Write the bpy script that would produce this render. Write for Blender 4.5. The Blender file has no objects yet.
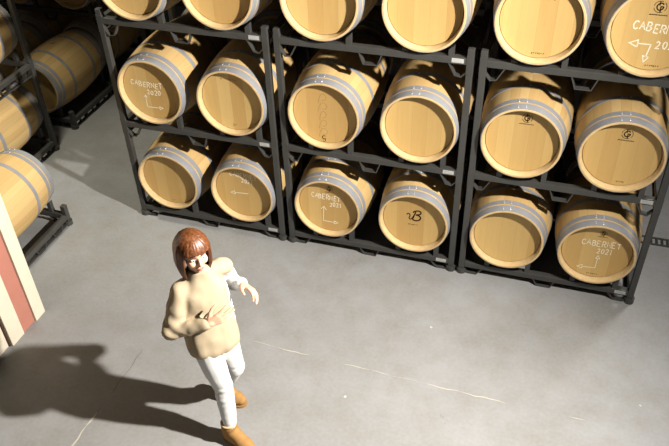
import bpy, bmesh, math, random
from math import sin, cos, pi, sqrt, atan2, radians
from mathutils import Vector, Matrix, noise
random.seed(7)
C = bpy.context.scene.collection
scene = bpy.context.scene

# ------------------------------------------------------------------ camera
cam_d = bpy.data.cameras.new('camera')
cam = bpy.data.objects.new('camera', cam_d)
C.objects.link(cam)
CAM_LOC = Vector((1.9592, -4.6593, 4.2239))
cam.matrix_world = Matrix.Translation(CAM_LOC) @ (Matrix.Rotation(0.3230, 4, 'Z') @ Matrix.Rotation(0.8964, 4, 'X') @ Matrix.Rotation(-0.0333, 4, 'Z'))
cam_d.sensor_width = 36.0
cam_d.lens = 739.43 / 669.0 * 36.0
cam_d.clip_end = 100
scene.camera = cam

# ------------------------------------------------------------------ world, lamps, exposure
world = bpy.data.worlds.new('world')
scene.world = world
world.use_nodes = True
world.node_tree.nodes['Background'].inputs['Color'].default_value = (1.0, 0.90, 0.74, 1)
world.node_tree.nodes['Background'].inputs['Strength'].default_value = 0.034

def lamp(name, kind, loc, power, color, size=0.1, target=None, cone=None, blend=0.6):
    d = bpy.data.lights.new(name, kind)
    d.energy = power
    d.color = color
    d.shadow_soft_size = size
    o = bpy.data.objects.new(name, d)
    o.location = loc
    if target is not None:
        o.rotation_euler = (Vector(target) - Vector(loc)).to_track_quat('-Z', 'Y').to_euler()
    if cone:
        d.spot_size = radians(cone)
        d.spot_blend = blend
    C.objects.link(o)
    return o

# the floodlight that throws the long shadows, high up beyond the right end of the racks
lamp('floodlight', 'SPOT', (3.65, -1.8, 3.85), 3000, (1.0, 0.965, 0.895), 0.07, (3.65 - 8.5, -1.8 - 4.4, 3.85 - 3.4), 176, 1.0)
# a weaker ceiling lamp above the side aisle
lamp('aisle_lamp', 'SPOT', (-2.5, -0.1, 5.2), 640, (1.0, 0.96, 0.78), 0.20, (-1.95, 0.5, 0.0), 48, 0.9)

# fill light added to brighten the passage floor past the drain
lamp('passage_fill', 'SPOT', (3.7, 1.4, 4.8), 420, (1.0, 0.98, 0.94), 0.25, (3.1, 0.5, 0.0), 48, 0.9)

scene.view_settings.view_transform = 'Standard'
scene.view_settings.look = 'None'
scene.view_settings.exposure = 0.14
scene.view_settings.gamma = 1.0
scene.cycles.diffuse_bounces = 1
scene.view_settings.use_curve_mapping = False

# ------------------------------------------------------------------ materials
def srgb(r, g, b):
    f = lambda c: c / 12.92 if c <= 0.04045 else ((c + 0.055) / 1.055) ** 2.4
    return (f(r / 255), f(g / 255), f(b / 255), 1)

def new_mat(name, color=(0.5, 0.5, 0.5, 1), rough=0.6, metal=0.0, spec=0.5):
    m = bpy.data.materials.new(name)
    m.use_nodes = True
    b = m.node_tree.nodes['Principled BSDF']
    b.inputs['Base Color'].default_value = color
    b.inputs['Roughness'].default_value = rough
    b.inputs['Metallic'].default_value = metal
    b.inputs['Specular IOR Level'].default_value = spec
    return m

class NT:
    def __init__(s, m):
        s.t = m.node_tree
        s.bsdf = s.t.nodes['Principled BSDF']
    def n(s, kind, **kw):
        x = s.t.nodes.new(kind)
        for k, v in kw.items():
            if k.startswith('i_'):
                key = k[2:]
                key = int(key) if key.isdigit() else key.replace('_', ' ')
                s.set(x.inputs[key], v)
            else:
                setattr(x, k, v)
        return x
    def set(s, sock, v):
        if hasattr(v, 'is_output'):
            s.t.links.new(v, sock)
        else:
            sock.default_value = v
    def math(s, op, a, b=0.0, c=0.0):
        x = s.t.nodes.new('ShaderNodeMath'); x.operation = op
        for i, v in enumerate((a, b, c)):
            s.set(x.inputs[i], v)
        return x.outputs[0]
    def mix(s, fac, a, b, mode='MIX'):
        x = s.t.nodes.new('ShaderNodeMix'); x.data_type = 'RGBA'; x.blend_type = mode
        s.set(x.inputs[0], fac); s.set(x.inputs[6], a); s.set(x.inputs[7], b)
        return x.outputs[2]
    def ramp(s, fac, stops):
        x = s.t.nodes.new('ShaderNodeValToRGB')
        e = x.color_ramp.elements
        while len(e) < len(stops): e.new(0.5)
        for el, (p, c) in zip(e, stops):
            el.position = p; el.color = c
        s.set(x.inputs[0], fac)
        return x.outputs[0]
    def coords(s, scale=(1, 1, 1)):
        tc = s.t.nodes.new('ShaderNodeTexCoord')
        mp = s.t.nodes.new('ShaderNodeMapping')
        mp.inputs['Scale'].default_value = scale
        s.t.links.new(tc.outputs['Object'], mp.inputs[0])
        return mp.outputs[0]
    def noise(s, vec, scale, detail=3.0, rough=0.5):
        x = s.t.nodes.new('ShaderNodeTexNoise')
        x.inputs['Scale'].default_value = scale
        x.inputs['Detail'].default_value = detail
        x.inputs['Roughness'].default_value = rough
        s.t.links.new(vec, x.inputs['Vector'])
        return x.outputs[0]
    def bump(s, h, strength=0.2, dist=0.01):
        x = s.t.nodes.new('ShaderNodeBump')
        x.inputs['Strength'].default_value = strength
        x.inputs['Distance'].default_value = dist
        s.set(x.inputs['Height'], h)
        s.t.links.new(x.outputs[0], s.bsdf.inputs['Normal'])

def grey(v): return (v, v, v, 1)

def oak_material(name, base, dark, along, planks):
    """oak with plank to plank tone changes; along = 'Y' for staves (planks by angle), 'Z' for heads (planks by x)"""
    m = new_mat(name, base, 0.55, 0, 0.25)
    t = NT(m)
    tc = t.t.nodes.new('ShaderNodeTexCoord')
    sep = t.t.nodes.new('ShaderNodeSeparateXYZ')
    t.t.links.new(tc.outputs['Object'], sep.inputs[0])
    info = t.t.nodes.new('ShaderNodeObjectInfo')
    rnd = info.outputs['Random']
    if along == 'Y':
        ang = t.math('ARCTAN2', sep.outputs[0], sep.outputs[2])
        u = t.math('MULTIPLY', t.math('ADD', ang, pi), planks / (2 * pi))
        vec = t.coords((14, 1.0, 14))
    else:
        u = t.math('MULTIPLY', t.math('ADD', sep.outputs[0], t.math('MULTIPLY', rnd, 0.3)), planks)
        vec = t.coords((16, 4, 1.3))
    idx = t.math('FLOOR', u)
    fr = t.math('FRACT', u)
    wn = t.t.nodes.new('ShaderNodeTexWhiteNoise'); wn.noise_dimensions = '2D'
    cv = t.t.nodes.new('ShaderNodeCombineXYZ')
    t.set(cv.inputs[0], idx); t.set(cv.inputs[1], t.math('MULTIPLY', rnd, 37.0))
    t.t.links.new(cv.outputs[0], wn.inputs['Vector'])
    off = t.t.nodes.new('ShaderNodeVectorMath'); off.operation = 'ADD'
    t.t.links.new(vec, off.inputs[0]); t.t.links.new(cv.outputs[0], off.inputs[1])
    g1 = t.noise(off.outputs[0], 2.2, 4, 0.6)
    g2 = t.noise(off.outputs[0], 9.0, 2, 0.5)
    tone = t.math('ADD', t.math('MULTIPLY', wn.outputs[0], 0.75), t.math('MULTIPLY', g1, 0.55))
    col = t.mix(t.math('MULTIPLY', tone, 0.62), base, dark)
    col = t.mix(t.math('MULTIPLY', t.math('GREATER_THAN', g2, 0.62), 0.10), col, dark)
    # joints between planks
    edge = t.math('MINIMUM', fr, t.math('SUBTRACT', 1.0, fr))
    line = t.math('LESS_THAN', edge, 0.022 if along == 'Y' else 0.010)
    col = t.mix(t.math('MULTIPLY', line, 0.22), col, srgb(92, 66, 36))
    # barrel to barrel tint
    col = t.mix(t.math('MULTIPLY', rnd, 0.16), col, srgb(178, 132, 72))
    t.set(t.bsdf.inputs['Base Color'], col)
    t.bump(t.math('ADD', g1, t.math('MULTIPLY', line, -1.5)), 0.15, 0.004)
    return m

M = {}
M['stave'] = oak_material('oak_staves', srgb(210, 180, 126), srgb(174, 137, 84), 'Y', 30)
M['head'] = oak_material('oak_head', srgb(205, 174, 114), srgb(172, 133, 76), 'Z', 9)
M['chime'] = new_mat('oak_end_grain', srgb(236, 206, 146), 0.6, 0, 0.2)
_t = NT(M['chime'])
_v = _t.coords((1, 1, 1))
_t.set(_t.bsdf.inputs['Base Color'], _t.mix(_t.noise(_v, 30, 3), srgb(218, 190, 142), srgb(192, 158, 110)))
M['hoop'] = new_mat('galvanised_hoop', srgb(168, 171, 180), 0.45, 0.2, 0.5)
_t = NT(M['hoop'])
_n = _t.noise(_t.coords((1, 1, 1)), 14, 4, 0.6)
_t.set(_t.bsdf.inputs['Base Color'], _t.mix(_n, srgb(132, 132, 135), srgb(162, 162, 166)))
M['rivet'] = new_mat('rivet_steel', srgb(225, 226, 230), 0.3, 0.5, 0.6)
M['bung'] = new_mat('silicone_bung', srgb(170, 160, 140), 0.5)
M['brand'] = new_mat('burnt_brand', srgb(52, 36, 22), 0.8, 0, 0.1)
M['faint'] = new_mat('faint_stamp', srgb(138, 104, 62), 0.8, 0, 0.1)
M['chalk'] = new_mat('white_chalk', srgb(236, 226, 200), 0.9, 0, 0.1)
M['steel'] = new_mat('painted_rack_steel', srgb(74, 75, 77), 0.42, 0.0, 0.5)
_t = NT(M['steel'])
_n = _t.noise(_t.coords((1, 1, 1)), 9, 4, 0.6)
_t.set(_t.bsdf.inputs['Base Color'], _t.mix(_n, srgb(52, 51, 49), srgb(70, 69, 66)))
M['sticker'] = new_mat('paper_sticker', srgb(176, 176, 172), 0.6)
M['print'] = new_mat('sticker_print', srgb(120, 120, 120), 0.7)
M['rubber'] = new_mat('black_rubber', srgb(34, 34, 35), 0.7)

def floor_material():
    m = new_mat('polished_concrete', grey(0.25), 0.42, 0, 0.35)
    t = NT(m)
    v = t.coords((1, 1, 1))
    a = t.noise(v, 0.9, 6, 0.62)
    b = t.noise(v, 5.0, 5, 0.6)
    c = t.noise(v, 38.0, 3, 0.6)
    col = t.ramp(a, [(0.32, srgb(129, 128, 126)), (0.50, srgb(138, 137, 137)), (0.68, srgb(146, 146, 147))])
    col = t.mix(t.math('MULTIPLY', t.math('SUBTRACT', b, 0.40), 1.2), col, srgb(118, 110, 98))
    col = t.mix(t.math('MULTIPLY', t.math('SUBTRACT', c, 0.35), 0.6), col, srgb(165, 163, 158))
    # small pale paint flecks and dark scuffs
    vor = t.t.nodes.new('ShaderNodeTexVoronoi'); vor.inputs['Scale'].default_value = 3.1
    t.t.links.new(v, vor.inputs['Vector'])
    fleck = t.math('MULTIPLY', t.math('LESS_THAN', vor.outputs['Distance'], 0.035), t.math('GREATER_THAN', b, 0.5))
    col = t.mix(t.math('MULTIPLY', fleck, 0.7), col, srgb(205, 200, 190))
    d = t.noise(t.coords((1.0, 1.0, 1.0)), 2.3, 8, 0.75)
    col = t.mix(t.math('MULTIPLY', t.math('GREATER_THAN', d, 0.66), 0.22), col, srgb(96, 90, 80))
    t.set(t.bsdf.inputs['Base Color'], col)
    t.set(t.bsdf.inputs['Roughness'], t.math('ADD', 0.36, t.math('MULTIPLY', b, 0.25)))
    t.bump(c, 0.08, 0.004)
    return m
M['floor'] = floor_material()
M['crack'] = new_mat('pale_crack_filler', srgb(178, 171, 156), 0.8)
M['joint'] = new_mat('shaded_joint_filler', srgb(96, 92, 86), 0.8)  # shade of the woman's shadow put into the filler colour

def plaster(name, c1, c2):
    m = new_mat(name, c1, 0.85, 0, 0.2)
    t = NT(m)
    n = t.noise(t.coords((1, 1, 1)), 6, 6, 0.65)
    t.set(t.bsdf.inputs['Base Color'], t.mix(n, c1, c2))
    t.bump(t.noise(t.coords((1, 1, 1)), 60, 3), 0.25, 0.004)
    return m
M['cream'] = plaster('cream_plaster', srgb(216, 206, 186), srgb(197, 186, 166))
M['pink'] = plaster('pink_plaster', srgb(180, 122, 106), srgb(163, 106, 91))
M['brown'] = plaster('brown_edge', srgb(84, 62, 50), srgb(70, 52, 42))
M['wall'] = plaster('grey_plaster', srgb(120, 116, 108), srgb(104, 100, 92))

# ------------------------------------------------------------------ mesh helpers
def finish(name, bm, mat, parent=None, smooth=None, recalc=True):
    if recalc:
        bmesh.ops.recalc_face_normals(bm, faces=bm.faces)
    me = bpy.data.meshes.new(name)
    bm.to_mesh(me); bm.free()
    for m in (mat if isinstance(mat, (list, tuple)) else [mat]):
        me.materials.append(m)
    if smooth is not None:
        for p in me.polygons: p.use_smooth = True
        if smooth < 180:
            me.set_sharp_from_angle(angle=radians(smooth))
    o = bpy.data.objects.new(name, me)
    C.objects.link(o)
    if parent is not None: o.parent = parent
    return o

def thing(name, loc, label, cat, group=None, rz=0.0):
    o = bpy.data.objects.new(name, None)
    o.empty_display_size = 0.1
    o.location = loc
    o.rotation_euler = (0, 0, rz)
    C.objects.link(o)
    tag(o, label, cat, group)
    return o

def tag(o, label=None, cat=None, group=None, kind=None):
    if label: o['label'] = label
    if cat: o['category'] = cat
    if group: o['group'] = group
    if kind: o['kind'] = kind

def add_box(bm, lo, hi, mi=0, bevel=0.0):
    x0, y0, z0 = lo; x1, y1, z1 = hi
    vs = [bm.verts.new(p) for p in ((x0,y0,z0),(x1,y0,z0),(x1,y1,z0),(x0,y1,z0),(x0,y0,z1),(x1,y0,z1),(x1,y1,z1),(x0,y1,z1))]
    fs = []
    for q in ((0,3,2,1),(4,5,6,7),(0,1,5,4),(1,2,6,5),(2,3,7,6),(3,0,4,7)):
        f = bm.faces.new([vs[i] for i in q]); f.material_index = mi; fs.append(f)
    if bevel > 0:
        es = list({e for f in fs for e in f.edges})
        r = bmesh.ops.bevel(bm, geom=es, offset=bevel, segments=2, affect='EDGES', profile=0.6)
        for f in r['faces']: f.material_index = mi

def add_prism(bm, poly, axis, a, b, mi=0):
    """poly: 2D points; axis 'x','y' or 'z' is the extrusion direction from a to b"""
    def mk(p, t):
        if axis == 'x': return (t, p[0], p[1])
        if axis == 'y': return (p[0], t, p[1])
        return (p[0], p[1], t)
    A = [bm.verts.new(mk(p, a)) for p in poly]
    B = [bm.verts.new(mk(p, b)) for p in poly]
    n = len(poly)
    fs = [bm.faces.new(A), bm.faces.new(B[::-1])]
    for i in range(n):
        fs.append(bm.faces.new((A[i], B[i], B[(i+1) % n], A[(i+1) % n])))
    for f in fs: f.material_index = mi

def add_strap(bm, pts, axis, a, b, th):
    """a flat bar of thickness th bent along 2D pts (closed polygon outline, mitred), extruded along axis"""
    n = len(pts)
    P = [Vector(p) for p in pts]
    L, R = [], []
    for i in range(n):
        d0 = (P[i] - P[i-1]).normalized() if i > 0 else (P[1] - P[0]).normalized()
        d1 = (P[i+1] - P[i]).normalized() if i < n-1 else d0
        t = (d0 + d1)
        t = t.normalized() if t.length > 1e-6 else d0
        nn = Vector((-t.y, t.x))
        k = th / 2 / max(0.35, abs(nn.dot(Vector((-d0.y, d0.x)))))
        L.append(P[i] + nn * k); R.append(P[i] - nn * k)
    def mk(p, t):
        return (p[0], t, p[1]) if axis == 'y' else (t, p[0], p[1])
    rows = [[bm.verts.new(mk(p, a)) for p in L], [bm.verts.new(mk(p, a)) for p in R],
            [bm.verts.new(mk(p, b)) for p in L], [bm.verts.new(mk(p, b)) for p in R]]
    for i in range(n-1):
        bm.faces.new((rows[0][i], rows[0][i+1], rows[1][i+1], rows[1][i]))
        bm.faces.new((rows[2][i], rows[3][i], rows[3][i+1], rows[2][i+1]))
        bm.faces.new((rows[0][i], rows[2][i], rows[2][i+1], rows[0][i+1]))
        bm.faces.new((rows[1][i], rows[1][i+1], rows[3][i+1], rows[3][i]))
    for i in (0, n-1):
        bm.faces.new((rows[0][i], rows[1][i], rows[3][i], rows[2][i]))

def add_revolve(bm, prof, seg, mi=None, close=False):
    """revolve (y, r) profile round the Y axis"""
    rings = []
    for (y, r) in prof:
        if r < 1e-6:
            rings.append([bm.verts.new((0, y, 0))])
        else:
            rings.append([bm.verts.new((r*sin(2*pi*k/seg), y, r*cos(2*pi*k/seg))) for k in range(seg)])
    pairs = list(zip(rings, rings[1:]))
    if close: pairs.append((rings[-1], rings[0]))
    for j, (A, B) in enumerate(pairs):
        for k in range(seg):
            k2 = (k+1) % seg
            if len(A) == 1 and len(B) == 1: continue
            if len(A) == 1: f = bm.faces.new((A[0], B[k2], B[k]))
            elif len(B) == 1: f = bm.faces.new((A[k], A[k2], B[0]))
            else: f = bm.faces.new((A[k], A[k2], B[k2], B[k]))
            if mi: f.material_index = mi[j]

def add_stroke(bm, pts, width, depth, y, mi=0):
    """raised stroke in the XZ plane at depth y, of rectangular section (mitred ribbon)"""
    P = [Vector(p) for p in pts]
    P = [p for i, p in enumerate(P) if i == 0 or (p - P[i-1]).length > 1e-5]
    if len(P) < 2: return
    L, R = [], []
    n = len(P)
    for i in range(n):
        d0 = (P[i] - P[i-1]).normalized() if i > 0 else (P[1] - P[0]).normalized()
        d1 = (P[i+1] - P[i]).normalized() if i < n-1 else d0
        t = d0 + d1
        t = t.normalized() if t.length > 0.3 else d1
        nn = Vector((-t.y, t.x))
        k = width / 2 / max(0.6, abs(nn.dot(Vector((-d0.y, d0.x)))))
        L.append(P[i] + nn*k); R.append(P[i] - nn*k)
    F = [[bm.verts.new((p.x, yy, p.y)) for p in S] for S in (L, R) for yy in (y, y - depth)]
    lb, lf, rb, rf = F
    for i in range(n-1):
        for q in ((lf[i], lf[i+1], rf[i+1], rf[i]), (lb[i], rb[i], rb[i+1], lb[i+1]), (lb[i], lb[i+1], lf[i+1], lf[i]), (rb[i], rf[i], rf[i+1], rb[i+1])):
            bm.faces.new(q).material_index = mi
    for i in (0, n-1):
        bm.faces.new((lb[i], lf[i], rf[i], rb[i])).material_index = mi

def catmull(pts, k=6):
    P = [Vector(p) for p in pts]
    out = []
    for i in range(len(P)-1):
        p0 = P[max(i-1, 0)]; p1 = P[i]; p2 = P[i+1]; p3 = P[min(i+2, len(P)-1)]
        for j in range(k):
            t = j / k
            out.append(0.5*((2*p1) + (p2-p0)*t + (2*p0-5*p1+4*p2-p3)*t*t + (3*p1-p0-3*p2+p3)*t**3))
    out.append(P[-1])
    return out

# ------------------------------------------------------------------ setting
bm = bmesh.new()
add_box(bm, (-9, -9, -0.12), (9, 6.5, 0.0))
floor = finish('floor', bm, M['floor']); tag(floor, kind='structure')
bm = bmesh.new()
add_box(bm, (-9, 4.6, 0), (9, 4.8, 7.5))
o = finish('wall_rear', bm, M['wall']); tag(o, kind='structure')

# end of a wall beside the aisle, painted in cream and pink bands
bm = bmesh.new()
for (y0, y1, dx, mi) in ((-1.475, -1.36, 0.0, 0), (-1.615, -1.475, -0.012, 1), (-1.755, -1.615, 0.0, 0), (-1.766, -1.755, -0.02, 2), (-2.3, -1.766, -0.008, 0)):
    add_box(bm, (-2.02, y0, 0), (-1.625 + dx + (y0 + 1.36) * 0.05, y1, 6.0), mi, 0.004)
o = finish('wall_aisle', bm, [M['cream'], M['pink'], M['brown']]); tag(o, kind='structure')

# hairline cracks in the floor, filled with pale dust
def floor_line(name, pts, width, mat, seed, keep=1.0):
    rnd = random.Random(seed)
    bm = bmesh.new()
    P = []
    for (a, b) in zip(pts, pts[1:]):
        a = Vector(a); b = Vector(b); n = max(2, int((b-a).length / 0.05))
        for i in range(n): P.append(a.lerp(b, i/n))
    P.append(Vector(pts[-1]))
    P = [p + Vector((rnd.uniform(-1, 1), rnd.uniform(-1, 1))) * 0.006 for p in P]
    i = 0
    while i < len(P)-1:
        j = min(len(P)-1, i + rnd.randint(2, 6))
        if rnd.random() < keep:
            w = width * rnd.uniform(0.3, 1.25)
            n = j - i
            dirs = [(P[min(k+1, len(P)-1)] - P[max(k-1, 0)]).normalized() for k in range(i, j+1)]
            top = []
            for k, d in zip(range(i, j+1), dirs):
                ww = w * (0.25 + 0.75 * sin(pi * (k-i) / n)) * 0.5
                nn = Vector((-d.y, d.x))
                top.append((P[k] + nn*ww, P[k] - nn*ww))
            A = [bm.verts.new((p.x, p.y, 0.0012)) for p, _ in top]; B = [bm.verts.new((p.x, p.y, 0.0012)) for _, p in top]
            A0 = [bm.verts.new((p.x, p.y, -0.004)) for p, _ in top]; B0 = [bm.verts.new((p.x, p.y, -0.004)) for _, p in top]
            for k in range(n):
                bm.faces.new((A[k], A[k+1], B[k+1], B[k])); bm.faces.new((A0[k], A0[k+1], A[k+1], A[k])); bm.faces.new((B[k], B[k+1], B0[k+1], B0[k]))
        i = j
    o = finish(name, bm, mat); tag(o, kind='structure')
    return o
floor_line('trim_1', [(.10, -1.20), (.94, -1.225), (1.51, -1.234), (2.08, -1.25), (2.67, -1.235), (4.4, -1.215)], .0075, M['crack'], 5, .62)
floor_line('trim_2', [(-.69, -2.12), (-.702, -2.241), (-.699, -2.40), (-.70, -3.4)], .014, M['crack'], 11, .95)
floor_line('trim_3', [(-.665, -1.50), (-.672, -1.757), (-.69, -2.11)], .005, M['joint'], 4, .9)  # same crack inside her shadow, drawn with the darkened filler

# ------------------------------------------------------------------ barrels
BL, RB, RH = 0.95, 0.331, 0.284
def rad(y): return RB - (RB - RH) * (abs(y) / (BL/2)) ** 2

_b = bmesh.new()
bmesh.ops.create_uvsphere(_b, u_segments=8, v_segments=5, radius=0.0062, matrix=Matrix.Diagonal((1, 1, 0.6, 1)))
RIVET = bpy.data.meshes.new('rivet'); _b.to_mesh(RIVET); _b.free(); RIVET.materials.append(M['rivet'])
for _p in RIVET.polygons: _p.use_smooth = True

def build_barrel():
    root = thing('wine_barrel', (0, 0, 0), 'x', 'barrel')
    bm = bmesh.new()
    h = BL/2
    prof, mi = [], []
    N = 22
    prof.append((-h + 0.056, RH - 0.024)); prof.append((-h + 0.008, RH - 0.018)); prof.append((-h, RH - 0.014)); prof.append((-h, RH - 0.002))
    mi += [1, 1, 1]
    for i in range(N+1):
        y = -h + BL*i/N
        prof.append((y if 0 < i < N else (y + (0.002 if i == 0 else -0.002)), rad(y))); mi.append(0)
    mi[3] = 1
    prof += [(h, RH - 0.002), (h, RH - 0.014), (h - 0.008, RH - 0.018), (h - 0.056, RH - 0.024)]
    mi += [1, 1, 1, 1]
    add_revolve(bm, prof, 72, mi)
    o = finish('staves', bm, [M['stave'], M['chime']], root, 40); o.location = (0, 0, RB)
    for s in (-1, 1):
        bm = bmesh.new()
        y = s * (h - 0.051)
        p = [(y, 0), (y, RH - 0.036), (y + s*0.002, RH - 0.029), (y - s*0.012, RH - 0.0225), (y - s*0.026, RH - 0.0225), (y - s*0.026, 0)]
        if s > 0: p = p[::-1]
        add_revolve(bm, p, 64)
        o = finish('head', bm, M['head'], root, 35); o.location = (0, 0, RB)
    for s in (-1, 1):
        for (a, b) in ((0.0025, 0.060), (0.074, 0.114), (0.262, 0.300)):
            y0, y1 = -h + a, -h + b
            bm = bmesh.new()
            e = 0.0022
            p = [(y0, rad(y0) - 0.002), (y0, rad(y0) + e), ((y0+y1)/2, rad((y0+y1)/2) + e), (y1, rad(y1) + e), (y1, rad(y1) - 0.002)]
            p = [(-s*y if s > 0 else y, r) for y, r in p]
            if s > 0: p = p[::-1]
            add_revolve(bm, p, 72)
            hp = finish('hoop', bm, M['hoop'], root, 40); hp.location = (0, 0, RB)
            ym = (y0 + y1)/2                                   # overlap of the hoop ends with its rivets
            for k, dy in ((-2, 0.011), (-2, -0.011), (2, 0.011), (2, -0.011)) if a < 0.2 else ((-2, 0.0), (2, 0.0)):
                ang = radians(-6 + k*2.6)
                yy = (ym + dy) * (-s if s > 0 else 1)
                r0 = rad(ym) + e - 0.001
                rv = bpy.data.objects.new('rivet', RIVET); C.objects.link(rv); rv.parent = hp
                rv.location = (r0*sin(ang), yy, r0*cos(ang)); rv.rotation_euler = (0, ang, 0)
    bm = bmesh.new()
    bmesh.ops.create_cone(bm, cap_ends=True, segments=16, radius1=0.024, radius2=0.026, depth=0.014, matrix=Matrix.Translation((0, 0, RB + 0.003)))
    o = finish('bung', bm, M['bung'], root, 40); o.location = (0, 0, RB)
    return root

def copy_tree(o, parent=None, lite=False):
    c = o.copy(); C.objects.link(c)
    if parent is not None: c.parent = parent
    for ch in list(o.children):
        if lite and ch.name.startswith('rivet'): continue
        copy_tree(ch, c, lite)
    return c

proto = build_barrel()
used = []
def barrel(x, yfront, zc, label, group=None, yaw=0.0, lite=False):
    b = proto if not used else copy_tree(proto, None, lite)
    used.append(b)
    b.location = (x, yfront + BL/2, zc - RB)
    b.rotation_euler = (0, 0, yaw)
    b['label'] = label
    if group: b['group'] = group
    return b

# --- chalk and brands on the heads.  Coordinates are metres on the head, origin at its centre
HY = -(BL/2 - 0.051)
GL = {'C': [[(.9,.85),(.6,1),(.25,.9),(.05,.5),(.25,.1),(.6,0),(.95,.18)]],
      'A': [[(0,0),(.5,1),(1,0)], [(.22,.38),(.8,.38)]],
      'B': [[(.08,0),(.08,1),(.6,1),(.85,.78),(.6,.55),(.08,.52)], [(.6,.55),(.95,.3),(.65,0),(.08,0)]],
      'E': [[(.9,1),(.1,1),(.1,0),(.92,0)], [(.1,.5),(.75,.5)]],
      'R': [[(.08,0),(.08,1),(.65,1),(.9,.75),(.6,.5),(.08,.48)], [(.45,.48),(.95,0)]],
      'N': [[(.05,0),(.05,1),(.92,0),(.92,1)]],
      'T': [[(0,1),(1,1)], [(.5,1),(.5,0)]],
      '0': [[(.5,1),(.15,.8),(.08,.45),(.3,.05),(.65,.03),(.9,.4),(.85,.8),(.5,1)]],
      '1': [[(.3,.8),(.55,1),(.55,0)]],
      '2': [[(.1,.78),(.4,1),(.8,.85),(.75,.5),(.1,0),(.95,.02)]]}
CR = random.Random(21)
def chalk_text(bm, txt, x0, z0, x1, z1, h, w=0.0052):
    n = len(txt); d = Vector((x1-x0, z1-z0)); st = d / n
    ex = st * 0.78
    up = Vector((-d.y, d.x)).normalized() * h
    for i, ch in enumerate(txt):
        o = Vector((x0, z0)) + st*i + Vector((CR.uniform(-.08, .08)*st.x, CR.uniform(-.09, .09)*h))
        sl = CR.uniform(-.12, .16); hh = CR.uniform(.88, 1.1)
        for s in GL[ch]:
            pts = [o + ex*(px + sl*pz*.6) + up*pz*hh for px, pz in s]
            add_stroke(bm, pts, w, 0.001, HY)
def chalk_arrow(bm, a, b, size=0.022, w=0.005, box=False):
    a = Vector(a); b = Vector(b); d = (b-a).normalized(); n = Vector((-d.y, d.x))
    add_stroke(bm, [a, b], w, 0.001, HY)
    if box:
        add_stroke(bm, [b + n*size*.7, b + d*size*1.5, b - n*size*.7, b + n*size*.7], w, 0.001, HY)
    else:
        add_stroke(bm, [b - d*size + n*size*.7, b, b - d*size - n*size*.7], w, 0.001, HY)
def part_on(b, name, bm, mat):
    o = finish(name, bm, mat, b); o.location = (0, 0, RB)
    return o
def arc(cx, cz, r, a0, a1, n=20):
    return [(cx + r*cos(radians(a0 + (a1-a0)*i/n)), cz + r*sin(radians(a0 + (a1-a0)*i/n))) for i in range(n+1)]
def ticks(bm, cx, cz, w, h, n, seed):
    """a row of tiny stamped characters too small to read"""
    r = random.Random(seed)
    for i in range(n):
        x = cx - w/2 + w*(i+.5)/n
        if n > 7 and r.random() < 0.12: continue
        add_stroke(bm, [(x - w/n*.28, cz - h/2*r.choice((1, .2))), (x + w/n*.2*r.choice((-1, 1)), cz + h/2)], w/n*.42, 0.0006, HY)
def monogram(b, cx, cz, r, mat='brand', line=True):
    bm = bmesh.new()
    add_stroke(bm, arc(cx, cz, r, 70, 175), r*.10, 0.0008, HY)
    add_stroke(bm, arc(cx, cz, r, 195, 300), r*.10, 0.0008, HY)
    add_stroke(bm, arc(cx, cz, r, 320, 410), r*.10, 0.0008, HY)
    g = catmull([(cx+r*.50, cz+r*.42), (cx+r*.15, cz+r*.66), (cx-r*.35, cz+r*.40), (cx-r*.52, cz-r*.08), (cx-r*.28, cz-r*.52), (cx+r*.15, cz-r*.55), (cx+r*.46, cz-r*.25), (cx+r*.46, cz+r*.02), (cx+r*.02, cz+r*.02)])
    add_stroke(bm, g, r*.22, 0.0008, HY)
    add_stroke(bm, [(cx+r*.12, cz+r*.05), (cx+r*.12, cz-r*.95)], r*.2, 0.0008, HY)
    add_stroke(bm, [(cx-r*.12, cz+r*.95), (cx-r*.12, cz+r*.2)], r*.18, 0.0008, HY)
    if line:
        add_stroke(bm, [(cx - r*1.5, cz - r*1.45), (cx + r*1.5, cz - r*1.45)], r*.08, 0.0006, HY)
        ticks(bm, cx, cz - r*1.42, r*2.9, r*.24, 13, 3)
    part_on(b, 'branded_monogram', bm, M[mat])
def stamp(b, cx, cz, w=0.085, h=0.014, n=6, mat='brand', seed=1):
    bm = bmesh.new(); ticks(bm, cx, cz, w, h, n, seed)
    part_on(b, 'cooper_stamp', bm, M[mat])

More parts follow.
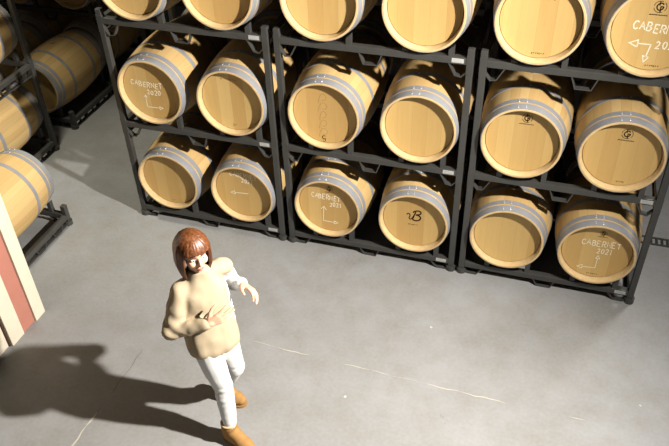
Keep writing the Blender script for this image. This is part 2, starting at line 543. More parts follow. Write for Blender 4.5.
# --- racks
BZ = (0.095, 0.986, 1.912)          # centres of the front beams
CZ = (0.457, 1.344, 2.249)          # barrel axis heights
PT = 2.003                          # post tips
BT = 0.052
DEPTH = 0.90
def rack(x0, y0, W, label, levels=3, posts=PT, bx=None, stickers=True, lugs=(0, 1, 2), BZ=BZ, CZ=CZ):
    """steel cradle rack; x0 and x0+W are the post centres, y0 the front face"""
    root = thing('barrel_rack', (x0 + W/2, y0, 0), label, 'barrel rack')
    hw = W/2
    bx = bx or (-0.26*W, 0.26*W)
    ps = 0.0235
    for sx in (-1, 1):
        for yy in (ps, DEPTH - ps):
            bm = bmesh.new()
            add_box(bm, (sx*hw - ps, yy - ps, 0.03), (sx*hw + ps, yy + ps, posts), 0, 0.005)
            add_box(bm, (sx*hw - ps + .008, yy - ps + .008, posts - .001), (sx*hw + ps - .008, yy + ps - .008, posts + .0005))
            for z in BZ[1:levels]:                                  # sleeve joint of each tier on the post
                add_box(bm, (sx*hw - ps - .0015, yy - ps - .0015, z - .10), (sx*hw + ps + .0015, yy + ps + .0015, z + .045), 0, 0.003)
            finish('post', bm, M['steel'], root)
            bm = bmesh.new()
            add_prism(bm, [(sx*hw + .040*cos(t), yy + .040*sin(t)) for t in [2*pi*k/14 for k in range(14)]], 'z', 0.0, 0.045)
            finish('foot', bm, M['steel'], root)
    for lv in range(levels):
        z = BZ[lv]; b2 = BT/2
        for yy in (b2, DEPTH - b2):
            bm = bmesh.new()
            add_box(bm, (-hw + ps, yy - b2, z - b2), (hw - ps, yy + b2, z + b2), 0, 0.006)
            finish('cross_beam', bm, M['steel'], root)
            # bent straps under the beam: one in the middle, a quarter one at either post
            dp = 0.072 if lv == 0 else 0.088
            bt = z - b2
            bm = bmesh.new()
            add_strap(bm, [(-.085, bt + .004), (-.052, bt - dp + .004), (.052, bt - dp + .004), (.085, bt + .004)], 'y', yy - .022, yy + .022, 0.008)
            finish('strap', bm, M['steel'], root)
            for sx in (-1, 1):
                bm = bmesh.new()
                xp = sx*(hw - ps)
                if lv == 0:
                    pts = [(xp - sx*.15, bt + .004), (xp - sx*.10, bt - dp + .008), (xp - sx*.03, bt - dp + .008), (xp, bt - dp + .03)]
                else:
                    pts = [(xp - sx*.125, bt + .004), (xp - sx*.075, bt - dp), (xp - sx*.032, bt - dp - .008), (xp, bt - dp + .03)]
                add_strap(bm, pts, 'y', yy - .022, yy + .022, 0.008)
                finish('strap', bm, M['steel'], root)
            if lv in lugs:
                for cx in bx:
                    for s in (-1, 1):
                        rr = RH + 0.0195
                        cl = .003 if lv < 2 else .018
                        da, db = (.178, .216) if s > 0 else (.105, .145)
                        xa, xb = cx + s*da, cx + s*db
                        za = CZ[lv] - sqrt(rr*rr - da**2) - cl; zb = CZ[lv] - sqrt(rr*rr - db**2) - cl
                        bm = bmesh.new()
                        add_prism(bm, [(xa, z + b2 - .004), (xb, z + b2 - .004), (xb, zb), (xa, za)], 'y', yy - .02, yy + .02)
                        finish('cradle_lug', bm, M['steel'], root)
        for sx in (-1, 1):
            bm = bmesh.new()
            add_box(bm, (sx*hw - b2*.9, ps*2, z - b2), (sx*hw + b2*.9, DEPTH - ps*2, z + b2*.8), 0, 0.006)
            finish('side_rail', bm, M['steel'], root)
            bm = bmesh.new()
            zr = .006 if lv == 0 else z - b2 - .086
            add_box(bm, (sx*hw - .016, ps*2, zr), (sx*hw + .016, DEPTH - ps*2, zr + .014), 0, 0.003)
            finish('runner', bm, M['steel'], root)
            for yc in (DEPTH*.22, DEPTH*.5, DEPTH*.78):
                dp = 0.072 if lv == 0 else 0.08
                bm = bmesh.new()
                add_strap(bm, [(yc - .075, z - b2 + .004), (yc - .04, z - b2 - dp + .012), (yc + .04, z - b2 - dp + .012), (yc + .075, z - b2 + .004)], 'x', sx*hw - .02, sx*hw + .02, 0.008)
                finish('strap', bm, M['steel'], root)
        if stickers:
            bm = bmesh.new()
            xs = hw - ps - .062
            add_box(bm, (xs - .040, -.0015, z - .014), (xs + .044, .001, z + .018))
            st = finish('sticker', bm, M['sticker'], root)
            bm = bmesh.new()
            for q in range(2):
                add_box(bm, (xs - .03, -.0022, z - .006 + q*.013), (xs + .03 - q*.012, -.0010, z - .005 + q*.013))
            finish('printed_line', bm, M['print'], st)
    return root

RACKS = {'A': (-1.4713, 1.3775), 'B': (0.0, 1.41), 'C': (1.4991, 1.337)}
BX = {'A': (-1.132, -0.423), 'B': (0.348, 1.080), 'C': (1.828, 2.508)}
NAME = {'A': 'aisle-end rack', 'B': 'middle rack', 'C': 'drain-end rack'}
RLABEL = {'A': 'dark grey steel cradle rack standing at the aisle end of the front row',
          'B': 'dark grey steel cradle rack in the middle of the front row, behind the woman',
          'C': 'dark grey steel cradle rack at the drain end of the front row'}
for k, (x0, W) in RACKS.items():
    rack(x0, 0.0, W, RLABEL[k], bx=tuple(x - x0 - W/2 for x in BX[k]))
YF = -0.04
LAB = {
 'A0l': 'plain-headed oak barrel on the aisle-end rack bottom tier, beside the aisle',
 'A0r': 'oak barrel chalked with a single sideways arrow, grey-rimmed, on the aisle-end rack bottom tier',
 'A1l': 'oak barrel with chalk lettering and corner arrow, aisle-end rack middle tier, beside the aisle',
 'A1r': 'oak barrel with unmarked yellow head on the aisle-end rack middle tier, beside the middle rack',
 'A2l': 'oak barrel lying on top of the aisle-end rack, over the aisle-side post',
 'A2r': 'oak barrel lying on top of the aisle-end rack, next to the middle rack',
 'B0l': 'oak barrel with chalk lettering and an upward arrow, middle rack bottom tier',
 'B0r': 'oak barrel branded with a large black script B, middle rack bottom tier',
 'B1l': 'oak barrel with wavy grain down its head, middle rack middle tier, nearer the aisle',
 'B1r': 'plain oak barrel with grey-edged rim, middle rack middle tier, nearer the drain',
 'B2l': 'plain oak barrel lying on top of the middle rack, nearer the aisle',
 'B2r': 'plain oak barrel lying on top of the middle rack, nearer the drain',
 'C0l': 'unmarked oak barrel on the drain-end rack bottom tier, next to the middle rack',
 'C0r': 'oak barrel with chalk lettering and bent arrow, drain-end rack bottom tier',
 'C1l': 'oak barrel with black monogram, drain-end rack middle tier, next to the middle rack',
 'C1r': 'oak barrel with black monogram, drain-end rack middle tier, beside the outer post',
 'C2l': 'bright oak barrel with a small stamp at its foot, on top of the drain-end rack',
 'C2r': 'bright oak barrel with chalk lettering and black monogram, on top of the drain-end rack'}
BAR = {}
for k in 'ABC':
    for t in range(3):
        for s, side in enumerate('lr'):
            key = k + str(t) + side
            BAR[key] = barrel(BX[k][s] + (.012 if key == 'C2r' else 0), YF, CZ[t], LAB[key], 'barrels in the front row racks')

# presumed second row right behind, added so the gaps between barrels stay dark
for k, (x0, W) in RACKS.items():
    rack(x0, 1.06, W, 'dark steel cradle rack in shadow directly behind the ' + NAME[k], bx=tuple(x - x0 - W/2 for x in BX[k]), stickers=False)
TN = ('bottom', 'middle', 'top')
for k in 'ABC':
    for t in range(3):
        for s in range(2):
            barrel(BX[k][s], 1.02, CZ[t], 'oak barrel in deep shadow on the %s tier of the rack behind the %s' % (TN[t], NAME[k]), 'barrels in the shadowed second row', 0.0, True)

# chalk and brands
def chalk(key, fn):
    bm, ba, by = bmesh.new(), bmesh.new(), bmesh.new(); fn(bm, ba, by)
    part_on(BAR[key], 'chalk_lettering', bm, M['chalk']); part_on(BAR[key], 'chalk_arrow', ba, M['chalk']); part_on(BAR[key], 'chalk_year', by, M['chalk'])
def f(bm, ba, by):
    chalk_text(bm, 'CABERNET', -.184, .035, .105, .020, .045)
    chalk_text(by, '2020', -.050, -.038, .078, -.040, .040)
    chalk_arrow(ba, (-.073, -.160), (-.073, -.050)); chalk_arrow(ba, (-.073, -.160), (.040, -.158), .02, .005, True)
chalk('A1l', f)
def f(bm, ba, by):
    chalk_text(bm, 'CABERNET', -.112, .158, .140, .140, .042)
    chalk_text(by, '2021', -.010, .100, .098, .088, .040)
    chalk_arrow(ba, (.040, -.012), (-.085, -.022), .026, .005, True)
chalk('A0r', f)
def f(bm, ba, by):
    chalk_text(bm, 'CABERNET', -.150, .078, .108, .060, .046)
    chalk_text(by, '2021', .012, .003, .120, .003, .042)
    chalk_arrow(ba, (-.052, -.163), (-.042, -.008), .034); chalk_arrow(ba, (-.052, -.163), (.045, -.164), .022, .005, True)
chalk('B0l', f)
monogram(BAR['B0l'], .012, .182, .026)
def f(bm, ba, by):
    chalk_text(bm, 'CABERNET', -.118, .055, .172, .055, .052)
    chalk_text(by, '2021', .000, -.012, .122, -.014, .048)
    chalk_arrow(ba, (.018, -.164), (.020, -.068), .022, .005, True); chalk_arrow(ba, (.018, -.164), (-.078, -.172), .026, .005, True)
chalk('C0r', f)
monogram(BAR['C0r'], .019, .182, .024)
stamp(BAR['C0r'], .007, -.228, .08, .012, 7)
def f(bm, ba, by):
    chalk_text(bm, 'CABERNET', -.135, .004, .185, -.015, .056, .0075)
    chalk_text(by, '2021', .022, -.108, .165, -.112, .046, .0075)
    chalk_arrow(ba, (-.006, -.086), (-.085, -.087), .034, .0075, True); chalk_arrow(ba, (-.006, -.086), (-.020, -.168), .026, .0075, True)
chalk('C2r', f)
monogram(BAR['C2r'], -.008, .158, .036)
stamp(BAR['C2r'], .030, -.228, .085, .012, 7)
monogram(BAR['C1l'], .015, .190, .034)
monogram(BAR['C1r'], .004, .167, .036)
stamp(BAR['C1r'], .036, -.225, .055, .012, 5)
stamp(BAR['C2l'], .015, -.226, .085, .012, 7)
bm = bmesh.new(); ticks(bm, .005, .146, .14, .014, 13, 9); part_on(BAR['C2l'], 'cooper_stamp', bm, M['brand'])
stamp(BAR['A1r'], .0, -.218, .03, .03, 3, 'faint'); stamp(BAR['A1r'], -.012, .190, .14, .012, 12, 'faint', 4)
stamp(BAR['A0l'], .0, -.228, .03, .012, 3, 'faint')
bm = bmesh.new()
add_stroke(bm, arc(-.014, -.210, .014, 40, 330), .006, .0007, HY); add_stroke(bm, arc(-.014, -.236, .012, -150, 150), .005, .0007, HY)
part_on(BAR['B1l'], 'cooper_stamp', bm, M['brand'])
bm = bmesh.new()                                                    # wavy grain of one flat-sawn plank
for q in range(5):
    zc = .15 - q*.075; r = .026 + .006*sin(q*2.1)
    add_stroke(bm, catmull([(-.024 - r, zc - .06), (-.026 - r*.5, zc - .01), (-.014, zc + .022), (-.002 + r*.6, zc - .005), (-.010 + r*.2, zc - .035), (-.022, zc - .03)], 5), .0024, .0003, HY)
part_on(BAR['B1l'], 'grain_figure', bm, M['faint'])
# script letter on the middle rack
bm = bmesh.new()
add_stroke(bm, catmull([(-.062, .052), (-.052, .066), (-.038, .060), (-.036, .040), (-.042, .020), (-.030, .010), (-.014, .030), (.004, .070), (.012, .092)]), .0085, .001, HY)
add_stroke(bm, catmull([(-.012, .082), (.006, .098), (.034, .106), (.052, .096), (.050, .078), (.030, .066), (.012, .062)]), .012, .001, HY)
add_stroke(bm, catmull([(.012, .062), (.036, .058), (.052, .040), (.044, .016), (.020, .004), (-.004, .006), (-.012, .014)]), .013, .001, HY)
add_stroke(bm, catmull([(.012, .092), (.000, .055), (-.010, .020), (-.008, .008)]), .010, .001, HY)
part_on(BAR['B0r'], 'branded_letter', bm, M['brand'])
stamp(BAR['B0r'], -.007, -.042, .085, .012, 9, 'brand', 6)

# --- racks and barrels across the aisle
rack(-3.505, -1.19, 1.41, 'low steel barrel cradle base between the striped wall and the aisle', 1, 0.21, stickers=False)
barrel(-2.433, -1.23, CZ[0], 'oak barrel on the low cradle base behind the striped wall', 'barrels across the aisle')
rack(-4.36, -0.115, 1.41, 'two-tier dark steel cradle rack across the aisle from the front row', 3, PT, stickers=False)
for t in range(2):
    barrel(-3.288, -0.155, CZ[t], 'oak barrel on the %s tier of the rack across the aisle, beside the aisle' % ('bottom', 'upper')[t], 'barrels across the aisle')
    barrel(-4.02, -0.155, CZ[t], 'shadowed oak barrel on the %s tier of the rack across the aisle, away from it' % ('bottom', 'upper')[t], 'barrels across the aisle')
rack(-4.40, 1.17, 1.41, 'low steel cradle base deep in the aisle, one barrel layer high', 1, 0.21, stickers=False)
barrel(-3.328, 1.13, CZ[0], 'half-lit oak barrel striped by post shadows on the low base deep in the aisle', 'barrels across the aisle')
barrel(-4.062, 1.13, CZ[0], 'dim oak barrel on the low base deep in the aisle, away from the aisle', 'barrels across the aisle')
rack(-4.46, 2.20, 1.41, 'dark steel cradle rack at the far end of the aisle', 2, 1.12, stickers=False, BZ=(.095, .87), CZ=(.457, 1.225))
for t in range(2):
    for x, w in ((-3.388, 'beside the aisle'), (-4.122, 'away from it')):
        barrel(x, 2.16, (.457, 1.225)[t], 'oak barrel at the far aisle end, %s tier, %s' % (('bottom', 'upper')[t], w), 'barrels across the aisle')

# ------------------------------------------------------------------ floor drain by the end rack
bm = bmesh.new()
for (a, b) in (((2.80, 0.795, -.02), (4.6, 0.815, .006)), ((2.80, 0.885, -.02), (4.6, 0.905, .006))):
    add_box(bm, a, b)
root = thing('floor_drain', (2.80, .85, 0), 'slotted floor drain beside the end rack', 'drain')
o = finish('drain_frame', bm, M['steel'], root); o.location = (-2.80, -.85, 0)
bm = bmesh.new()
x = 2.83
while x < 4.55:
    add_box(bm, (x, .81, -.01), (x + .022, .89, .005)); x += .045
o = finish('drain_grate', bm, M['rubber'], root); o.location = (-2.80, -.85, 0)

# ------------------------------------------------------------------ the woman
M['skin'] = new_mat('skin', srgb(222, 172, 142), 0.5, 0, 0.35)
M['lips'] = new_mat('lips', srgb(176, 92, 84), 0.45)
M['eyewhite'] = new_mat('eye_white', srgb(225, 220, 212), 0.3)
M['iris'] = new_mat('iris', srgb(62, 48, 36), 0.3)
M['brow'] = new_mat('eyebrow', srgb(110, 66, 44), 0.8)
M['knit'] = new_mat('beige_knit', srgb(205, 184, 154), 0.95, 0, 0.1)
_t = NT(M['knit'])
_v = _t.coords((1, 1, 1))
_t.set(_t.bsdf.inputs['Base Color'], _t.mix(_t.noise(_v, 9, 4), srgb(178, 161, 135), srgb(164, 146, 120)))
_t.bump(_t.noise(_v, 160, 3), 0.3, 0.003)
M['white_cloth'] = new_mat('white_cotton', srgb(214, 212, 209), 0.85, 0, 0.15)
M['suede'] = new_mat('tan_suede', srgb(176, 124, 62), 0.95, 0, 0.1)
_t = NT(M['suede'])
_t.set(_t.bsdf.inputs['Base Color'], _t.mix(_t.noise(_t.coords((1, 1, 1)), 22, 5, 0.7), srgb(168, 130, 82), srgb(142, 104, 60)))
M['sole'] = new_mat('boot_sole', srgb(150, 112, 66), 0.8)
M['fleece'] = new_mat('fleece_lining', srgb(206, 176, 128), 0.95)
M['hair'] = new_mat('auburn_hair', srgb(120, 58, 32), 0.42, 0, 0.5)
_t = NT(M['hair'])
_n = _t.noise(_t.coords((60, 60, 5)), 1.6, 4, 0.7)
_t.set(_t.bsdf.inputs['Base Color'], _t.ramp(_n, [(0.25, srgb(46, 24, 12)), (0.5, srgb(96, 54, 28)), (0.75, srgb(146, 92, 52))]))

def capsule(bm, p, q, r0, r1, seg=14):
    """closed tapered capsule from p to q"""
    p = Vector(p); q = Vector(q); d = q - p; L = d.length
    if L < 1e-6: d = Vector((0, 0, 1)); L = 1e-6
    quat = d.to_track_quat('Z', 'Y').to_matrix()
    rings = []
    for k in range(1, 5):
        a = pi/2 * k/4; rings.append((-r0*cos(a), r0*sin(a)))
    for k in range(4):
        a = pi/2 * k/4; rings.append((L + r1*sin(a), r1*cos(a)))
    b0 = bm.verts.new(p + quat @ Vector((0, 0, -r0))); b1 = bm.verts.new(p + quat @ Vector((0, 0, L + r1)))
    R = [[bm.verts.new(p + quat @ Vector((r*cos(2*pi*k/seg), r*sin(2*pi*k/seg), z))) for k in range(seg)] for z, r in rings]
    for k in range(seg):
        k2 = (k+1) % seg
        bm.faces.new((b0, R[0][k2], R[0][k])); bm.faces.new((b1, R[-1][k], R[-1][k2]))
        for A, B in zip(R, R[1:]): bm.faces.new((A[k], A[k2], B[k2], B[k]))
def chain(bm, pts, rs):
    for i in range(len(pts)-1): capsule(bm, pts[i], pts[i+1], rs[i], rs[i+1])
def ellipsoid(bm, c, axes, radii):
    """axes: 3 unit vectors"""
    m = Matrix((axes[0]*radii[0], axes[1]*radii[1], axes[2]*radii[2])).transposed().to_4x4()
    bmesh.ops.create_uvsphere(bm, u_segments=20, v_segments=12, radius=1.0, matrix=Matrix.Translation(c) @ m)
def loft(bm, rings, lat, fwd, seg=28, pw=2.3):
    """rings: (centre, half width, half depth) stacked; closed at both ends"""
    R = []
    for c, a, b in rings:
        row = []
        for k in range(seg):
            t = 2*pi*k/seg
            ct, st = cos(t), sin(t)
            x = a*abs(ct)**(2/pw)*(1 if ct >= 0 else -1); y = b*abs(st)**(2/pw)*(1 if st >= 0 else -1)
            row.append(bm.verts.new(Vector(c) + lat*x + fwd*y))
        R.append(row)
    for A, B in zip(R, R[1:]):
        for k in range(seg): bm.faces.new((A[k], A[(k+1) % seg], B[(k+1) % seg], B[k]))
    bm.faces.new(R[0][::-1]); bm.faces.new(R[-1])
def fused(name, bm, mat, parent, voxel, smooth=6, fn=None, cut=None):
    """unite the overlapping volumes of bm into ONE continuous skin"""
    bmesh.ops.recalc_face_normals(bm, faces=bm.faces)
    me = bpy.data.meshes.new('tmp'); bm.to_mesh(me); bm.free()
    o = bpy.data.objects.new('tmp', me); C.objects.link(o)
    r = o.modifiers.new('r', 'REMESH'); r.mode = 'VOXEL'; r.voxel_size = voxel
    s = o.modifiers.new('s', 'SMOOTH'); s.factor = 0.5; s.iterations = smooth
    dg = bpy.context.evaluated_depsgraph_get()
    new = bpy.data.meshes.new_from_object(o.evaluated_get(dg))
    bpy.data.objects.remove(o); bpy.data.meshes.remove(me)
    new.name = name
    if fn:
        ns = [v.normal.copy() for v in new.vertices]
        for v, nn in zip(new.vertices, ns): v.co = fn(v.co, nn)
    new.materials.clear(); new.materials.append(mat)
    for p in new.polygons: p.use_smooth = True
    ob = bpy.data.objects.new(name, new); C.objects.link(ob)
    if parent is not None: ob.parent = parent
    return ob

def basis(az):
    f = Vector((cos(radians(az)), sin(radians(az)), 0)); return f, Vector((-f.y, f.x, 0))     # forward, her left
TF, TL = basis(-38)
UP = Vector((0, 0, 1))
V = Vector
hipR, hipL = V((.222, -2.02, .87)), V((.262, -1.87, .87))
kneeR, kneeL = V((.288, -2.005, .48)), V((.292, -1.825, .48))
ankR, ankL = V((.316, -2.054, .10)), V((.118, -1.742, .10))
toeR, toeL = V((.478, -2.115, .03)), V((.268, -1.768, .03))
shR, shL = V((.125, -2.020, 1.305)), V((.305, -1.79, 1.345))
elR, elL = V((.085, -2.125, 1.06)), V((.285, -1.665, 1.075))
wrR, wrL = V((.315, -2.090, 1.150)), V((.385, -1.745, 1.17))
chest = V((.215, -1.915, 1.27)); neck0 = V((.208, -1.922, 1.37)); neck1 = V((.206, -1.928, 1.47))
hc = V((.205, -1.930, 1.545))
HF0, HL = basis(-40)
pitch = radians(5)
HF = (HF0*cos(pitch) - UP*sin(pitch)).normalized(); HU = HL.cross(HF) * -1
HU = HF.cross(HL)
def hp(f, l, u): return hc + HF*f + HL*l + HU*u

bm = bmesh.new()
# head
ellipsoid(bm, hp(-.008, 0, .022), (HF, HL, HU), (.094, .074, .090))
ellipsoid(bm, hp(.022, 0, -.045), (HF, HL, HU), (.066, .056, .068))
ellipsoid(bm, hp(.052, 0, -.092), (HF, HL, HU), (.030, .032, .024))
for s in (-1, 1):
    ellipsoid(bm, hp(.056, s*.034, -.030), (HF, HL, HU), (.030, .026, .028))
    ellipsoid(bm, hp(-.005, s*.076, -.010), (HF, HL, HU), (.018, .008, .030))          # ears
    capsule(bm, hp(.078, s*.012, .026), hp(.066, s*.048, .028), .0085, .008)           # brow ridge
chain(bm, [hp(.080, 0, .020), hp(.096, 0, -.008), hp(.106, 0, -.028)], [.009, .009, .0115])
for s in (-1, 1): capsule(bm, hp(.092, s*.011, -.032), hp(.094, s*.012, -.031), .0085, .0085)
chain(bm, [hp(.082, -.018, -.062), hp(.090, 0, -.059), hp(.082, .018, -.062)], [.006, .008, .006])
chain(bm, [hp(.080, -.014, -.073), hp(.087, 0, -.074), hp(.080, .014, -.073)], [.006, .008, .006])
# neck, torso, arms, legs
chain(bm, [neck1, neck0, chest], [.048, .046, .07])
loft(bm, [(V((.24, -1.945, .84)), .115, .075), (V((.235, -1.94, .95)), .115, .078), (V((.22, -1.925, 1.08)), .105, .074), (V((.213, -1.915, 1.22)), .115, .078), (V((.21, -1.913, 1.31)), .10, .06), (V((.21, -1.918, 1.36)), .055, .05)], TL, TF)
chain(bm, [shR, shR.lerp(shL, .5), shL], [.032, .05, .032])
chain(bm, [shR, elR, wrR], [.030, .026, .021]); chain(bm, [shL, elL, wrL], [.030, .026, .021])
chain(bm, [hipR, kneeR, ankR], [.078, .050, .034]); chain(bm, [hipL, kneeL, ankL], [.078, .050, .034])
chain(bm, [ankR + V((-.015, -.003, -.055)), ankR + V((.06, .006, -.05)), toeR + V((-.035, -.003, .012))], [.030, .030, .022])
chain(bm, [ankL + V((-.015, .003, -.055)), ankL + V((.06, -.008, -.05)), toeL + V((-.035, .005, .012))], [.030, .030, .022])
for a, t in ((ankR, toeR), (ankL, toeL)): capsule(bm, a, a + V((0, 0, -.05)), .034, .032)

def hand(bm, w, d, palm, thumb, curls, spread):
    """w wrist, d direction of the hand, palm = way the palm faces, thumb = side the thumb is on"""
    d = d.normalized(); palm = (palm - d*palm.dot(d)).normalized(); side = palm.cross(d).normalized()
    if side.dot(thumb) < 0: side = -side
    offs = (.029, .0095, -.0095, -.027); lens = ((.043, .026, .021), (.047, .030, .022), (.043, .028, .021), (.033, .021, .018))
    capsule(bm, w - d*.02, w + d*.02, .026, .024)
    for o, ln, cu, sp in zip(offs, lens, curls, spread):
        k = w + d*(.088 - abs(o - .005)*.28) + side*o
        capsule(bm, w + d*.015 + side*o*.55, k, .0155, .0115)
        v = (d + side*sp).normalized(); p = k; ang = cu*.5
        ax = palm
        for i, L in enumerate(ln):
            dirv = (v*cos(ang) + ax*sin(ang)).normalized()
            q2 = p + dirv*L
            capsule(bm, p, q2, (.0098, .0088, .0078)[i], (.0088, .0078, .0068)[i], 10)
            p = q2; ang += cu*.6
    p0 = w + d*.022 + side*.020 + palm*.006
    p1 = p0 + (d*.62 + side*.70 + palm*.25).normalized()*.044
    p2 = p1 + (d*.80 + side*.45 + palm*.30).normalized()*.032
    p3 = p2 + (d*.93 + side*.20 + palm*.30).normalized()*.024
    chain(bm, [p0, p1, p2, p3], [.0165, .0115, .0100, .0080])
hand(bm, wrR, V((.155, .070, .085)), V((-.25, .90, .05)), V((-.2, -.1, 1)), (.35, .30, .42, .55), (.22, .06, -.10, -.24))
hand(bm, wrL, V((.125, -.055, .0)), V((-.30, -.60, -.65)), V((.3, -.9, .4)), (.55, .65, .75, .8), (.14, .03, -.06, -.15))
person = fused('person', bm, M['skin'], None, 0.0052, 3)
tag(person, 'woman in beige sweater, white trousers and tan boots, gesturing with both hands', 'person')

for s in (-1, 1):
    bm = bmesh.new(); ellipsoid(bm, hp(.0695, s*.031, .003), (HF, HL, HU), (.0115, .0135, .0060))
    e = finish('eye', bm, M['eyewhite'], person, 180)
    bm = bmesh.new(); ellipsoid(bm, hp(.0785, s*.031, .002), (HF, HL, HU), (.0035, .0056, .0050))
    finish('iris', bm, M['iris'], e, 180)
    bm = bmesh.new(); chain(bm, [hp(.087, s*.014, .027), hp(.085, s*.030, .032), hp(.072, s*.048, .029)], [.0035, .004, .0025])
    finish('eyebrow', bm, M['brow'], person, 180)
bm = bmesh.new()
chain(bm, [hp(.086, -.020, -.064), hp(.0955, -.006, -.060), hp(.0955, .006, -.060), hp(.086, .020, -.064)], [.0025, .0042, .0042, .0025])
chain(bm, [hp(.085, -.018, -.070), hp(.0925, 0, -.0745), hp(.085, .018, -.070)], [.0025, .005, .0025])
finish('lips', bm, M['lips'], person, 180)

# hair: a chin-length bob with a fringe, a closed shell round the skull
def hair_mesh():
    bm = bmesh.new()
    NA, NT_ = 120, 26
    outer, inner = [], []
    for i in range(NA):
        phi = -pi + 2*pi*i/NA                        # 0 = towards the face
        a = abs(phi)
        cp, sp_ = cos(phi), sin(phi)
        strand = noise.noise(Vector((cp*9, sp_*9, 3.3)))*.5 + noise.noise(Vector((cp*24, sp_*24, 7)))*.5
        fringe = max(0.0, min(1.0, (radians(60) - a)/radians(8)))
        fringe = fringe*fringe*(3 - 2*fringe)
        side_end = -.158 - .016*cos(phi) + strand*.014
        fringe_end = .050 - .014*(phi/radians(55))**2 + strand*.014
        zend = side_end*(1-fringe) + fringe_end*fringe
        ro, ri = [], []
        for j in range(NT_):
            t = j/(NT_-1)
            # elevation from the crown to the widest line, then hanging down
            zt = .128 + (zend - .128)*t**1.25 if j else .128
            zc = (zt - .012)/.116
            if zc > 0: k = sqrt(max(0.0, 1 - min(1.0, zc)**2))
            else: k = 1.0
            hang = max(0.0, .012 - zt)
            swell = 1.0 + .35*hang*(1 if hang < .10 else 1) - 5.5*max(0, hang - .085)**1.1*.6
            lx = .112 + .007*strand; ly = .102 + .007*strand
            fr = (cos(phi)*lx if cos(phi) > 0 else cos(phi)*(lx + .006))
            x = fr*k*swell - .010*min(1, t*6) + (.004*fringe*min(1, t*4)); y = sin(phi)*ly*k*swell
            gr = .0025*noise.noise(Vector((cp*26, sp_*26 + 9, zt*6)))
            P = hp(x*(1+gr*6), y*(1+gr*6), zt)
            ro.append(P)
            ri.append(hp(x*.86 - .001, y*.86, zt - .012*(1 - t)))
        outer.append([bm.verts.new(p) for p in ro]); inner.append([bm.verts.new(p) for p in ri])
    for i in range(NA):
        i2 = (i+1) % NA
        for j in range(NT_-1):
            bm.faces.new((outer[i][j], outer[i2][j], outer[i2][j+1], outer[i][j+1]))
            bm.faces.new((inner[i][j], inner[i][j+1], inner[i2][j+1], inner[i2][j]))
        bm.faces.new((outer[i][-1], outer[i2][-1], inner[i2][-1], inner[i][-1]))
    bmesh.ops.remove_doubles(bm, verts=bm.verts, dist=1e-5)
    return bm
finish('hair', hair_mesh(), M['hair'], person, 180)

# sweater: boxy beige knit, funnel neck, sleeve on her right arm
def folds(amp, sc):
    def fn(co, n):
        w = noise.noise(co*sc)*amp + noise.noise(co*sc*2.3 + Vector((5, 1, 2)))*amp*.4
        return co + n*w
    return fn
bm = bmesh.new()
loft(bm, [(V((.236, -1.946, .815)), .158, .124), (V((.236, -1.946, .86)), .166, .130), (V((.232, -1.943, .95)), .162, .124), (V((.224, -1.93, 1.06)), .154, .116), (V((.216, -1.918, 1.18)), .150, .114), (V((.212, -1.914, 1.27)), .142, .104), (V((.210, -1.913, 1.33)), .112, .084), (V((.211, -1.916, 1.365)), .082, .070), (V((.209, -1.920, 1.40)), .066, .062), (V((.207, -1.923, 1.428)), .060, .060)], TL, TF, 32, 2.4)
chain(bm, [shR, elR, elR.lerp(wrR, .45), wrR - (wrR-elR).normalized()*.01], [.056, .060, .050, .040])
capsule(bm, shR + V((.03, .04, .012)), shR, .054, .054)
chain(bm, [shL + V((-.08, -.10, .0)), shL + V((-.014, -.014, -.006)), shL.lerp(elL, .05)], [.064, .056, .052])
def sweater_fn(co, n):
    dz = max(0.0, 1 - abs(co.z - 1.08)/.30)
    e = (co - elR).length
    k = 1.0 + 1.6*max(0.0, 1 - e/.20)
    w = noise.noise(Vector((co.x*9, co.y*9, co.z*5)))*.010 + noise.noise(Vector((co.x*20, co.y*20, co.z*13)))*.0045*k
    q = (co - elR)
    if q.length < .17:                                   # bunched knit round the bent elbow
        w += .0055*sin(q.dot(Vector((.55, .25, .8)))*95 + 3*noise.noise(co*14))*(1 - q.length/.17)
    hz = max(0.0, 1 - abs(co.z - .87)/.09)
    w += .006*hz*noise.noise(Vector((co.x*14, co.y*14, 2)))
    return co + n*w
fused('sweater', bm, M['knit'], person, 0.010, 5, sweater_fn)
# white shirt: the sleeve on her left arm and the edge that shows under the sweater
bm = bmesh.new()
chain(bm, [shL + V((-.04, -.05, -.02)), shL.lerp(elL, .12), elL, elL.lerp(wrL, .5), wrL - (wrL-elL).normalized()*.012], [.040, .044, .046, .044, .040])
loft(bm, [(V((.246, -1.924, .835)), .148, .104), (V((.244, -1.922, .95)), .144, .100), (V((.236, -1.908, 1.08)), .138, .094), (V((.228, -1.898, 1.22)), .128, .086), (V((.220, -1.908, 1.30)), .100, .066)], TL, TF)
fused('shirt', bm, M['white_cloth'], person, 0.009, 5, folds(.004, 11))
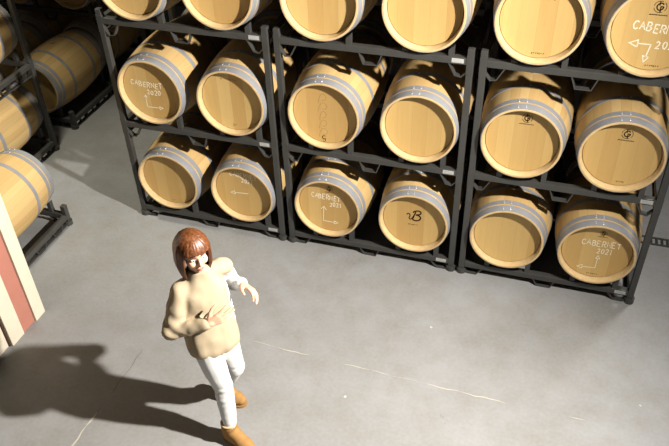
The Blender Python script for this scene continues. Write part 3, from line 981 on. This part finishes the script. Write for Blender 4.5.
# trousers
bm = bmesh.new()
loft(bm, [(V((.238, -1.945, .80)), .125, .085), (V((.238, -1.945, .86)), .142, .098), (V((.236, -1.943, .95)), .138, .094), (V((.232, -1.938, 1.0)), .125, .085)], TL, TF)
chain(bm, [hipR, hipR.lerp(kneeR, .5), kneeR, kneeR.lerp(ankR, .35), ankR + V((0, 0, .055))], [.084, .079, .062, .060, .046])
chain(bm, [hipL, hipL.lerp(kneeL, .5), kneeL, kneeL.lerp(ankL, .35), ankL + V((.012, -.002, .055))], [.084, .079, .062, .060, .046])
def knee_fn(co, n):
    k = max(0.0, 1 - abs(co.z - .46)/.16) + max(0.0, 1 - abs(co.z - .18)/.08)
    return co + n*(noise.noise(Vector((co.x*8, co.y*8, co.z*34)))*.006*k + noise.noise(co*10)*.003)
fused('trousers', bm, M['white_cloth'], person, 0.009, 5, knee_fn)
# boots
for a, t in ((ankR, toeR), (ankL, toeL)):
    d = V((t.x - a.x, t.y - a.y, 0)).normalized(); sd = V((-d.y, d.x, 0))
    base = V((a.x, a.y, 0))
    L = (V((t.x, t.y, 0)) - base).length
    bm = bmesh.new()
    chain(bm, [base - d*.012 + UP*.155, base - d*.018 + UP*.10, base - d*.022 + UP*.052], [.056, .054, .050])
    chain(bm, [base - d*.022 + UP*.045, base + d*L*.42 + UP*.052, base + d*L*.72 + UP*.046, base + d*(L - .012) + UP*.042], [.046, .050, .051, .040])
    capsule(bm, base + UP*.10, base + d*L*.5 + UP*.062, .050, .046)
    def fn(co, n, base=base, d=d):
        co = co + n*noise.noise(co*16)*.003
        co.z = max(co.z, .016)
        if (co - base).dot(d) < .055: co.z = min(co.z, .182)
        return co
    b = fused('boot', bm, M['suede'], person, 0.007, 5, fn)
    bm = bmesh.new()
    ctl = [(-.070, .0), (-.060, .030), (-.025, .044), (.03, .043), (L*.55, .050), (L*.78, .052), (L + .002, .040), (L + .024, .020), (L + .031, 0)]
    top = catmull(ctl, 4); outl = [base + d*p.x + sd*p.y for p in top] + [base + d*p.x - sd*p.y for p in top[-2:0:-1]]
    add_prism(bm, [(p.x, p.y) for p in outl], 'z', 0.0, 0.020)
    finish('sole', bm, M['sole'], b, 40)
    bm = bmesh.new()
    ring = [bm.verts.new(base - d*.012 + (d*cos(q)*rr + sd*sin(q)*rr) + UP*zz) for q in [2*pi*k/28 for k in range(28)] for rr, zz in ((.056, .178), (.052, .188), (.044, .186), (.044, .172))]
    for k in range(28):
        for j in range(4):
            bm.faces.new((ring[k*4+j], ring[((k+1) % 28)*4+j], ring[((k+1) % 28)*4+(j+1) % 4], ring[k*4+(j+1) % 4]))
    finish('collar', bm, M['fleece'], b, 180)
